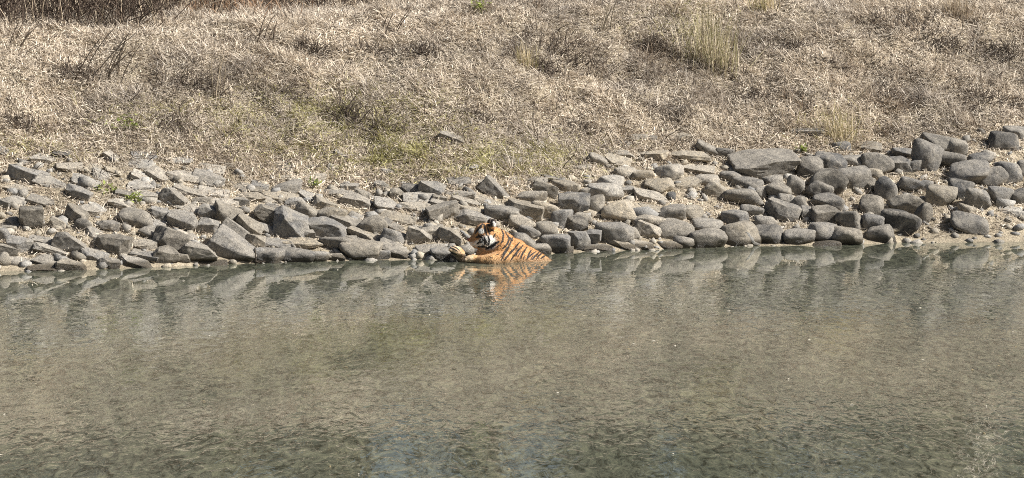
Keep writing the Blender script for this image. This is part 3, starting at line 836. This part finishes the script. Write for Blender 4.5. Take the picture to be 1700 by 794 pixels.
leafy(1338, 254, 26, 14, 26, 'small green weed above the right boulders')

# ------------------------------------------------------------------ brushwood beyond the crest and trees behind (seen mostly in the pond)
def thicket():
    lines, rad, cols = [], [], []
    for k in range(6200):
        x = rng.uniform(-11, 11); u = rng.uniform(6.3, 13)
        if k > 5200: x = rng.uniform(-9, -4.4); u = rng.uniform(6.1, 8.0)
        lx = x / (46.0 + u - 6) * FPX + 850
        if lx > 300 and u < 8.5: continue
        if 610 < lx < 735 and u > 8: continue
        if lx < 300 and u > 9 and rng.random() < 0.4: continue
        y = float(shore(x)) + u
        z = float(height(x, y))
        h = rng.uniform(0.4, 1.2) * (1.0 if lx < 300 else 0.8) * (1.0 + 0.3 * max(0, u - 8.5))
        lines.append(twig_line((x, y, z - 0.02), rng.uniform(0, 6.28), np.clip(rng.normal(1.1, 0.35), 0.2, 1.55), h, 6, 0.28))
        rad.append((rng.uniform(0.005, 0.010), 0.003))
        pale = rng.random() < 0.18
        cols.append((np.array((0.45, 0.37, 0.27)) if pale else np.array((0.105, 0.078, 0.06))) * rng.uniform(0.4, 1.4))
    V, F, C = tube_set(lines, rad, cols)
    new_obj('brushwood', mesh_from('brushwood', V, [F], M_twig, False, C), kind='stuff', label='dark tangled brushwood beyond the top of the slope', category='undergrowth')
thicket()

def tree(px, dist, h, crown_r, crown_z, label, bark, leaves=5500, green=(0.25, 0.215, 0.125), trunk_r=0.13):
    y = CAM_Y + dist; x = (px - 850) / FPX * dist
    z = float(height(x, y))
    t = new_obj('tree', None, label=label, category='tree', group='trees behind the bank mirrored in the pond'); t.location = (x, y, z)
    lines, rad, cols = [], [], []
    main = twig_line((0, 0, -0.2), rng.uniform(0, 6.28), 1.5, h * 0.8, 7, 0.07)
    lines.append(main); rad.append((trunk_r, trunk_r * 0.35)); cols.append((1, 1, 1))
    for k in range(11):
        b = main[rng.integers(2, 7)]
        L = twig_line(b, rng.uniform(0, 6.28), rng.uniform(0.2, 1.0), crown_r * rng.uniform(0.7, 1.2), 5, 0.2)
        lines.append(L); rad.append((trunk_r * 0.4, 0.012)); cols.append((1, 1, 1))
    V, F, C = tube_set(lines, rad, cols, 8)
    new_obj('trunk', mesh_from('trunk', V, [F], bark, True), t)
    # leaf clumps spread through the crown
    nc = 46
    cen = rng.normal(size=(nc, 3)); cen /= np.linalg.norm(cen, axis=1)[:, None]
    cen = cen * (rng.uniform(0.25, 1, nc) ** 0.5)[:, None] * np.array((crown_r, crown_r, (h - crown_z) * 0.5)) + np.array((0, 0, (h + crown_z) / 2))
    k = rng.integers(0, nc, leaves)
    root = cen[k] + rng.normal(size=(leaves, 3)) * crown_r * 0.16
    shade = rng.uniform(0.7, 1.3, nc)[k]
    c = np.array(green) * (shade * rng.uniform(0.7, 1.3, leaves))[:, None]
    V, q, t3, C = blade_mesh(root, rng.uniform(0, 6.28, leaves), rng.uniform(-.8, 1.0, leaves), rng.uniform(0.14, 0.30, leaves), rng.uniform(0.08, 0.16, leaves), rng.uniform(0, .3, leaves), c)
    new_obj('crown', mesh_from('crown', V, [q, t3], M_leaf, False, C), t)
for a in [
    (-330, 60, 7.5, 1.7, 0.3, 'broad tree beyond the left edge, outermost of the mirrored row', M_bark),
    (-60, 60, 7.0, 1.5, 0.3, 'broad dark tree mirrored at the left edge', M_bark),
    (120, 63, 7.5, 1.4, 0.3, 'second mirrored tree from the left edge', M_bark),
    (300, 60, 7.0, 1.2, 1.6, 'thin-leaved tree mirrored above the tan water left of centre', M_bark),
    (440, 63, 7.5, 1.3, 0.3, 'dark tree mirrored two trees left of the sky gap', M_bark),
    (555, 58, 6.5, 0.62, 0.2, 'narrow tree bordering the left of the mirrored sky gap', M_bark),
    (675, 63, 7.5, 0.9, 0.6, 'thin sparse tree added to dull the mirrored sky gap', M_bark, 600),  # added tree, thins out the blue sky reflection in the gap
    (798, 58, 6.5, 0.62, 0.2, 'slender tree bordering the right of the mirrored sky gap', M_bark),
    (985, 60, 7.0, 0.95, 0.3, 'leafy tree mirrored right of the narrow second sky gap', M_bark),
    (1110, 63, 7.5, 1.4, 0.3, 'wide tree mirrored below the middle right bank', M_bark),
    (1240, 60, 7.0, 1.2, 0.3, 'dark tree mirrored just left of the pale trunk streak', M_bark),
    (1350, 53, 6.5, 1.3, 3.4, 'tree whose pale trunk streaks the pond right of centre', M_pale_bark),
    (1450, 62, 7.5, 1.5, 0.3, 'broad tree mirrored right of the first pale trunk', M_bark),
    (1570, 60, 7.0, 1.3, 0.3, 'broad tree mirrored left of the second pale trunk', M_bark),
    (1645, 53, 6.5, 1.2, 3.4, 'tree whose pale trunk streaks the pond near the right edge', M_pale_bark),
    (1750, 62, 7.5, 1.6, 0.3, 'broad tree mirrored at the right edge', M_bark),
    (2000, 62, 7.5, 1.8, 0.3, 'broad tree beyond the right edge', M_bark),
]:
    tree(*a)

# ------------------------------------------------------------------ tiger
def crop(cx, cy):
    """reading of the enlarged photo detail -> tiger plane (x right, z up), metres"""
    px, py = 700 + cx / 4.962, 330 + cy / 4.962
    return (px - 825) / 147.0, (435 - py) / 147.0

def build_tiger():
    bm = bmesh.new()
    def ball(c, r, rot=None):
        M = Matrix.Translation(c) @ (rot.to_matrix().to_4x4() if rot else Matrix()) @ Matrix.Diagonal((*((r,) * 3 if isinstance(r, (int, float)) else r), 1))
        bmesh.ops.create_icosphere(bm, subdivisions=3, radius=1.0, matrix=M)
    def chain(pts, n=6):
        for (a, ra), (b, rb) in zip(pts[:-1], pts[1:]):
            for i in range(n + 1):
                t = i / n
                ball(Vector(a).lerp(Vector(b), t), ra + (rb - ra) * t)
    # torso sinking to the right into the water
    chain([((-0.02, 0.02, 0.02), 0.235), ((0.10, 0.05, 0.015), 0.25), ((0.28, 0.08, -0.09), 0.27), ((0.52, 0.12, -0.235), 0.26), ((0.72, 0.15, -0.36), 0.22)])
    # shoulder hump and neck
    chain([((0.07, 0.02, 0.16), 0.165), ((0.00, 0.0, 0.225), 0.150), ((-0.06, -0.02, 0.275), 0.128), ((-0.13, -0.03, 0.30), 0.125)])
    ball((0.06, -0.15, 0.08), (0.17, 0.11, 0.19))
    ball((0.45, 0.05, -0.03), (0.135, 0.14, 0.13)); ball((0.20, 0.02, 0.06), (0.17, 0.17, 0.20))
    # head: cranium, cheeks, brow, muzzle, chin
    ball((-0.135, -0.03, 0.315), (0.132, 0.122, 0.125))
    ball((-0.11, -0.11, 0.24), (0.098, 0.07, 0.105))
    ball((-0.115, 0.045, 0.245), (0.085, 0.065, 0.10))
    chain([((-0.165, -0.035, 0.318), 0.098), ((-0.215, -0.04, 0.272), 0.070), ((-0.268, -0.042, 0.242), 0.054)])
    ball((-0.262, -0.072, 0.215), (0.052, 0.036, 0.042)); ball((-0.262, -0.012, 0.215), (0.052, 0.036, 0.042))
    ball((-0.225, -0.042, 0.185), (0.060, 0.045, 0.038))
    ball((-0.205, -0.085, 0.325), (0.04, 0.03, 0.03)); ball((-0.205, 0.012, 0.325), (0.04, 0.03, 0.03))
    # rounded ears
    for yy, xx, zz in ((-0.105, -0.045, 0.430), (0.055, -0.085, 0.42)):
        ball((xx, yy, zz), (0.034, 0.054, 0.070), Euler((R(-12 if yy < 0 else 12), R(12), 0)))
    # near foreleg folded along the water, its paw lying forward
    chain([((0.06, -0.20, 0.03), 0.125), ((-0.06, -0.265, 0.005), 0.105), ((-0.155, -0.265, 0.012), 0.078), ((-0.215, -0.235, 0.025), 0.058), ((-0.27, -0.23, 0.045), 0.052)])
    ball((-0.295, -0.232, 0.045), (0.075, 0.058, 0.045), Euler((0, R(-6), 0)))
    for k in range(4):
        ball((-0.35, -0.27 + k * 0.026, 0.034), (0.028, 0.014, 0.022))
    # far foreleg reaching forward, its paw raised on the stones
    chain([((-0.06, 0.04, 0.0), 0.13), ((-0.20, -0.0, -0.04), 0.085), ((-0.36, -0.06, -0.03), 0.055), ((-0.42, -0.09, 0.06), 0.052)])
    ball((-0.452, -0.115, 0.120), (0.098, 0.065, 0.058), Euler((0, R(26), 0)))
    for k in range(4):
        ball((-0.525, -0.155 + k * 0.026, 0.140), (0.028, 0.014, 0.022), Euler((0, R(20), 0)))
    # tail base under water
    chain([((0.78, 0.16, -0.36), 0.09), ((1.0, 0.2, -0.42), 0.04)])
    me = bpy.data.meshes.new('tiger_raw'); bm.to_mesh(me); bm.free()
    raw = bpy.data.objects.new('tiger_raw', me); COL.objects.link(raw)
    m = raw.modifiers.new('r', 'REMESH'); m.mode = 'VOXEL'; m.voxel_size = 0.005
    s = raw.modifiers.new('s', 'SMOOTH'); s.factor = 0.5; s.iterations = 8
    dg = bpy.context.evaluated_depsgraph_get()
    body = bpy.data.meshes.new_from_object(raw.evaluated_get(dg))
    bpy.data.objects.remove(raw)
    body.name = 'tiger'
    n = len(body.vertices)
    co = np.empty(n * 3); body.vertices.foreach_get('co', co); co = co.reshape(-1, 3)
    nr = np.empty(n * 3); body.vertex_normals.foreach_get('vector', nr); nr = nr.reshape(-1, 3)
    x, y, z = co.T
    # ---- coat
    wob = fbm(x * 9, y * 9, z * 9, 5, 3)
    orange = np.array((0.53, 0.285, 0.105)); deep = np.array((0.38, 0.165, 0.052)); cream = np.array((0.80, 0.66, 0.46)); white = np.array((0.84, 0.81, 0.74)); black = np.array((0.014, 0.011, 0.010))
    C = orange + (deep - orange) * np.clip(0.5 + wob, 0, 1)[:, None] * 0.6
    def mixin(mask, col):
        nonlocal C
        C = C * (1 - mask[:, None]) + col * mask[:, None]
    C = C + (np.array((0.60, 0.37, 0.17)) - C) * (0.75 * sstep(0.26, 0.02, z + 0.05 * wob) * sstep(0.16, -0.10, x))[:, None]
    # paler lower flank, forelegs and rump edge
    mixin(0.55 * sstep(0.09, -0.03, z + 0.02 * wob) * sstep(-0.2, 0.15, x), cream * np.array((1.0, 0.86, 0.68)))
    mixin(0.65 * sstep(-0.24, -0.30, x) * sstep(0.14, 0.06, z), cream)
    mixin(0.55 * sstep(-0.38, -0.45, x), cream)
    mixin(0.85 * sstep(-0.345, -0.375, x) * sstep(0.115, 0.075, z + 0.02 * wob), np.array((0.11, 0.07, 0.04)))  # far wrist: shade of the gap painted dark into the coat colour
    head = sstep(0.03, -0.02, x) * sstep(0.12, 0.17, z) * sstep(-0.40, -0.33, x)
    # white cheeks, chin, brows
    def disc(cx, cz, rx, rz, soft=0.35):
        q = np.sqrt(((x - cx) / rx) ** 2 + ((z - cz) / rz) ** 2) + 0.15 * wob
        return sstep(1 + soft, 1 - soft, q)
    mixin(disc(-0.105, 0.222, 0.10, 0.082) * head, white)
    mixin(disc(-0.20, 0.205, 0.10, 0.045) * head, white)
    mixin(disc(-0.178, 0.352, 0.034, 0.032, 0.3) * head, white)
    mixin(disc(-0.150, 0.265, 0.030, 0.022, 0.3) * head, white)
    mixin(0.8 * disc(-0.275, 0.255, 0.035, 0.05) * head, np.array((0.40, 0.20, 0.075)))
    # black strokes read from the enlarged photograph
    def stroke(pts, w):
        d = np.full(n, 9.0); W_ = np.ones(n)
        P = [crop(*p) for p in pts]
        xx = x + 0.006 * wob; zz = z + 0.006 * fbm(x * 14, y * 14, z * 14, 9, 2)
        for k, ((ax, az), (bx, bz)) in enumerate(zip(P[:-1], P[1:])):
            ex, ez = bx - ax, bz - az
            t = np.clip(((xx - ax) * ex + (zz - az) * ez) / (ex * ex + ez * ez + 1e-9), 0, 1)
            sg = (k + t) / (len(P) - 1)
            q = np.hypot(xx - ax - t * ex, zz - az - t * ez)
            W_ = np.where(q < d, 0.45 + 0.75 * np.sin(np.pi * np.clip(sg, 0.04, 0.96)) ** 0.6, W_); d = np.minimum(d, q)
        wm = w / 4.962 / 147.0 / 2 * 1.2 * W_
        return sstep(wm * 1.25, wm * 0.75, d)
    near = sstep(0.10, 0.04, y)
    S = [  # face
        ([(440, 288), (456, 262), (480, 228), (502, 208)], 12), ([(512, 212), (521, 250), (535, 296)], 15), ([(470, 245), (492, 226)], 12),
        ([(448, 318), (478, 306), (500, 318)], 15), ([(515, 312), (523, 350), (520, 376)], 14), ([(548, 300), (556, 340), (548, 384)], 13),
        ([(455, 372), (482, 354), (502, 348)], 12), ([(462, 398), (500, 390), (538, 396)], 13), ([(530, 412), (575, 388), (606, 366), (636, 348)], 17),
        ([(566, 262), (580, 250), (590, 262)], 12), ([(540, 232), (552, 262), (560, 290)], 11), ([(488, 292), (506, 300)], 9), ([(500, 330), (508, 340)], 9),
        # neck and shoulder
        ([(655, 246), (674, 290), (668, 338), (655, 356)], 11), ([(708, 300), (724, 330), (700, 368), (665, 402)], 12), ([(588, 318), (604, 284)], 9), ([(622, 300), (632, 326)], 7),
        # flank, perpendicular to the sloping back
        ([(752, 322), (726, 368), (690, 430), (655, 492)], 12), ([(722, 318), (752, 346)], 10), ([(806, 362), (770, 400), (722, 446), (678, 496)], 12), ([(836, 384), (800, 420), (760, 462), (735, 496)], 12),
        ([(868, 402), (838, 440), (822, 470), (812, 496)], 11), ([(905, 428), (885, 456), (868, 500)], 12), ([(945, 440), (905, 462), (880, 486)], 9), ([(970, 450), (935, 476), (915, 500)], 11),
        ([(1000, 452), (965, 476), (950, 500)], 10), ([(1035, 462), (1005, 484), (985, 496)], 10), ([(775, 470), (790, 440)], 8), ([(850, 520), (862, 545)], 7),
        ([(700, 392), (672, 440), (650, 470)], 6), ([(742, 412), (716, 452), (700, 480)], 6), ([(790, 400), (776, 424)], 7), ([(815, 440), (790, 476)], 6), ([(850, 470), (840, 498)], 7), ([(920, 470), (902, 498)], 6),
        ([(690, 258), (700, 300)], 7), ([(640, 372), (618, 400)], 7), ([(640, 440), (612, 452)], 5), ([(580, 470), (552, 476)], 5), ([(562, 392), (580, 410)], 7),
        ([(470, 292), (462, 322)], 9), ([(528, 330), (538, 356), (536, 380)], 8), ([(486, 330), (476, 346)], 8), ([(500, 372), (512, 384)], 8),
        # raised paw
        ([(212, 398), (255, 408), (296, 428)], 9), ([(225, 382), (280, 398), (312, 420)], 7), ([(200, 425), (245, 440), (285, 456)], 13)]
    ink = np.zeros(n)
    for pts, w in S:
        if max(p_[0] for p_ in pts) < 600 and min(p_[0] for p_ in pts) > 420: w *= 0.98
        ink = np.maximum(ink, stroke(pts, w))
    ink = ink * near
    # far side and submerged rump: bands round the trunk
    ax_ = np.array((0.84, 0.13, -0.53)); t = (co - np.array((0.0, 0.0, 0.05))) @ ax_
    band = np.abs(((t + 0.02 * wob) / 0.075) % 1 - 0.5) * 2
    ink = np.maximum(ink, sstep(0.30, 0.18, band) * sstep(0.06, 0.12, y) * sstep(0.02, 0.08, x))
    # backs of the ears: black with a white spot
    for ex, ey, ez in ((-0.045, -0.105, 0.435), (-0.085, 0.055, 0.425)):
        d = np.sqrt((x - ex) ** 2 + (y - ey) ** 2 + (z - ez) ** 2)
        e = sstep(0.085, 0.06, d) * sstep(0.395, 0.415, z)
        ink = np.maximum(ink, e * 0.95)
    mixin(np.clip(ink, 0, 1), black)
    for ex, ez, r_ in ((-0.022, 0.425, 0.022), (-0.036, 0.455, 0.013)):
        mixin(sstep(r_ * 1.3, r_ * 0.7, np.hypot(x - ex, z - ez)) * near * sstep(0.38, 0.40, z), white * 0.8)
    C = C * (1 + 0.22 * fbm(x * 45, y * 45, z * 45, 31, 2))[:, None]
    C = C * (1 - 0.55 * sstep(0.065, 0.015, z + 0.025 * wob))[:, None]      # soaked hair at the waterline
    a = body.color_attributes.new('tint', 'FLOAT_COLOR', 'POINT')
    cc = np.ones((n, 4), np.float32); cc[:, :3] = np.clip(C, 0.005, 0.9); a.data.foreach_set('color', cc.ravel())
    body.polygons.foreach_set('use_smooth', np.ones(len(body.polygons), bool))
    k = Nodes('tiger_fur')
    at = k.add('ShaderNodeAttribute', attribute_name='tint').outputs['Color']; k.link(at, k.b.inputs['Base Color'])
    k.b.inputs['Roughness'].default_value = 0.7; k.b.inputs['Sheen Weight'].default_value = 0.15
    tc = k.add('ShaderNodeTexCoord').outputs['Object']
    mp = k.add('ShaderNodeMapping'); mp.inputs['Scale'].default_value = (60, 140, 140); mp.inputs['Rotation'].default_value = (0, R(35), 0); k.link(tc, mp.inputs['Vector'])
    k.link(k.bump(k.noise(mp.outputs[0], 1.0, 3), 0.6, 0.01), k.b.inputs['Normal'])
    body.materials.clear(); body.materials.append(k.m)
    t = new_obj('tiger', body, label='tiger lying half submerged at the pond edge, facing left', category='tiger')
    # short coat of hairs
    k_ = rng.choice(n, 26000); k_ = k_[(z[k_] > -0.03)]
    nn = len(k_)
    lie = np.array((0.75, 0.0, -0.35)) + rng.normal(size=(nn, 3)) * 0.25
    lie -= nr[k_] * (lie * nr[k_]).sum(1)[:, None] * 0.8
    hd = lie + nr[k_] * rng.uniform(0.15, 0.5, nn)[:, None]; hd /= np.linalg.norm(hd, axis=1)[:, None]
    hl = rng.uniform(0.010, 0.022, nn) * np.where(x[k_] < -0.2, 0.5, 1.0)
    V, q_, t_, hc = blade_mesh(co[k_], np.arctan2(hd[:, 1], hd[:, 0]), np.arcsin(np.clip(hd[:, 2], -1, 1)), hl, np.full(nn, 0.0028), np.zeros(nn), np.clip(C[k_], .01, .9) * rng.uniform(.8, 1.2, (nn, 1)))
    new_obj('fur', mesh_from('fur', V, [q_, t_], M_twig, False, hc), t, kind='stuff')
    # small parts
    def small(name, c, r, col, rough):
        b = bmesh.new(); bmesh.ops.create_icosphere(b, subdivisions=3, radius=1.0, matrix=Matrix.Translation(c) @ Matrix.Diagonal((*r, 1)))
        me = bpy.data.meshes.new(name); b.to_mesh(me); b.free()
        kk = Nodes('tiger_' + name); g = kk.add('ShaderNodeTexCoord').outputs['Object']
        kk.link(kk.ramp(kk.noise(g, 40), [(0.3, tuple(v * 0.8 for v in col)), (0.7, col)]), kk.b.inputs['Base Color']); kk.b.inputs['Roughness'].default_value = rough
        me.materials.append(kk.m); me.polygons.foreach_set('use_smooth', np.ones(len(me.polygons), bool))
        return new_obj(name, me, t)
    small('nose', (-0.325, -0.042, 0.252), (0.018, 0.026, 0.020), (0.28, 0.11, 0.085), 0.4)
    small('eye', (-0.222, -0.098, 0.300), (0.014, 0.010, 0.012), (0.05, 0.04, 0.012), 0.15)
    small('eye', (-0.222, 0.020, 0.300), (0.014, 0.010, 0.012), (0.05, 0.04, 0.012), 0.15)
    lines, rad, cols = [], [], []
    for sgn in (-1, 1):
        for q in range(6):
            lines.append(twig_line((-0.262, -0.042 + sgn * 0.055, 0.205 + q * 0.005), sgn * 1.9 - 0.1 * q + (0.2 if sgn > 0 else -0.2), rng.uniform(-.5, .1), 0.13, 4, 0.05)); rad.append((0.0012, 0.0006)); cols.append((0.8, 0.78, 0.72))
    V, F, C = tube_set(lines, rad, cols)
    new_obj('whiskers', mesh_from('whiskers', V, [F], M_twig, False, C), t, kind='stuff')
    wx_, wy_ = at_water(825, 435)
    t.location = (wx_, wy_ + 0.10, 0.0)
    t.scale = (1.0, 1.0, 1.0)
    return t
build_tiger()

# ------------------------------------------------------------------ things on the water
def flecks():
    N = 110
    V, F, C = [], [], []
    for i in range(N):
        px, py = rng.uniform(-100, 1800), 445 + 345 * rng.uniform(0, 1) ** 1.3
        if py < shore_py(px) + 12: continue
        x, y = at_water(px, py)
        a = rng.uniform(0, 6.28); L = rng.uniform(0.008, 0.03); W = rng.uniform(0.005, 0.012)
        d = np.array((math.cos(a), math.sin(a), 0)); e = np.array((-math.sin(a), math.cos(a), 0)); c = np.array((x, y, 0.002))
        b = len(V)
        V += [c - d * L, c + e * W + (0, 0, .004), c + d * L, c - e * W + (0, 0, .003), c + (0, 0, .008)]
        F += [(b, b + 3, b + 4), (b + 3, b + 2, b + 4), (b + 2, b + 1, b + 4), (b + 1, b, b + 4)]
        col = np.array((0.6, 0.55, 0.45)) if rng.random() < 0.25 else np.array((0.30, 0.24, 0.14)) if rng.random() < 0.5 else np.array((0.06, 0.05, 0.035))
        C += [col] * 5
    new_obj('floating_litter', mesh_from('floating_litter', np.array(V), [np.array(F)], M_grass, False, np.array(C)), kind='stuff',
            label='tiny leaf flecks floating on the pond', category='litter')
flecks()

def stick(pts, r, color, label, name='driftwood_stick'):
    P = [on_ground(*pts[0])]
    P[0] = at_depth(*pts[0], P[0].y - 0.12)
    L = np.array([at_depth(a, b, P[0].y + 0.03 * k) for k, (a, b) in enumerate(pts)])
    t = np.linspace(0, 1, len(L)); tt = np.linspace(0, 1, 12)
    L = np.stack([np.interp(tt, t, L[:, c]) for c in range(3)], 1)
    V, F, C = tube_set([L], [r], [np.array(color)], 6)
    o = new_obj(name, mesh_from(name, V - L[0], [F], M_twig, True, C), label=label, category='stick'); o.location = L[0]
stick([(1412, 280), (1424, 277), (1436, 279), (1446, 287)], (0.014, 0.009), (0.66, 0.6, 0.5), 'bleached bent stick lying on the dark boulders at right')
stick([(561, 342), (566, 350), (568, 358), (574, 366), (583, 372)], (0.008, 0.005), (0.7, 0.63, 0.5), 'thin pale crooked twig lying across slabs left of the tiger')
stick([(52, 368), (70, 376), (84, 392)], (0.008, 0.006), (0.6, 0.52, 0.4), 'pale dry twig beside the dark triangular stone')
def water_twig():
    x, y = at_water(424, 441)
    L1 = np.array([(0, 0, -0.15), (0.005, 0.0, 0.05), (-0.005, 0.01, 0.2)]); L2 = np.array([(-0.05, 0, 0.03), (0.03, 0.02, 0.045), (0.11, 0.03, 0.04)]); L3 = np.array([(0.0, 0, 0.05), (0.06, 0, 0.02), (0.1, 0, 0.07)])
    V, F, C = tube_set([L1, L2, L3], [(0.011, 0.007)] * 3, [np.array((0.05, 0.04, 0.03))] * 3, 5)
    o = new_obj('broken_twig', mesh_from('broken_twig', V, [F], M_twig, False, C), label='dark broken twig poking out of the water at the left shore', category='twig'); o.location = (x, y, 0)
water_twig()
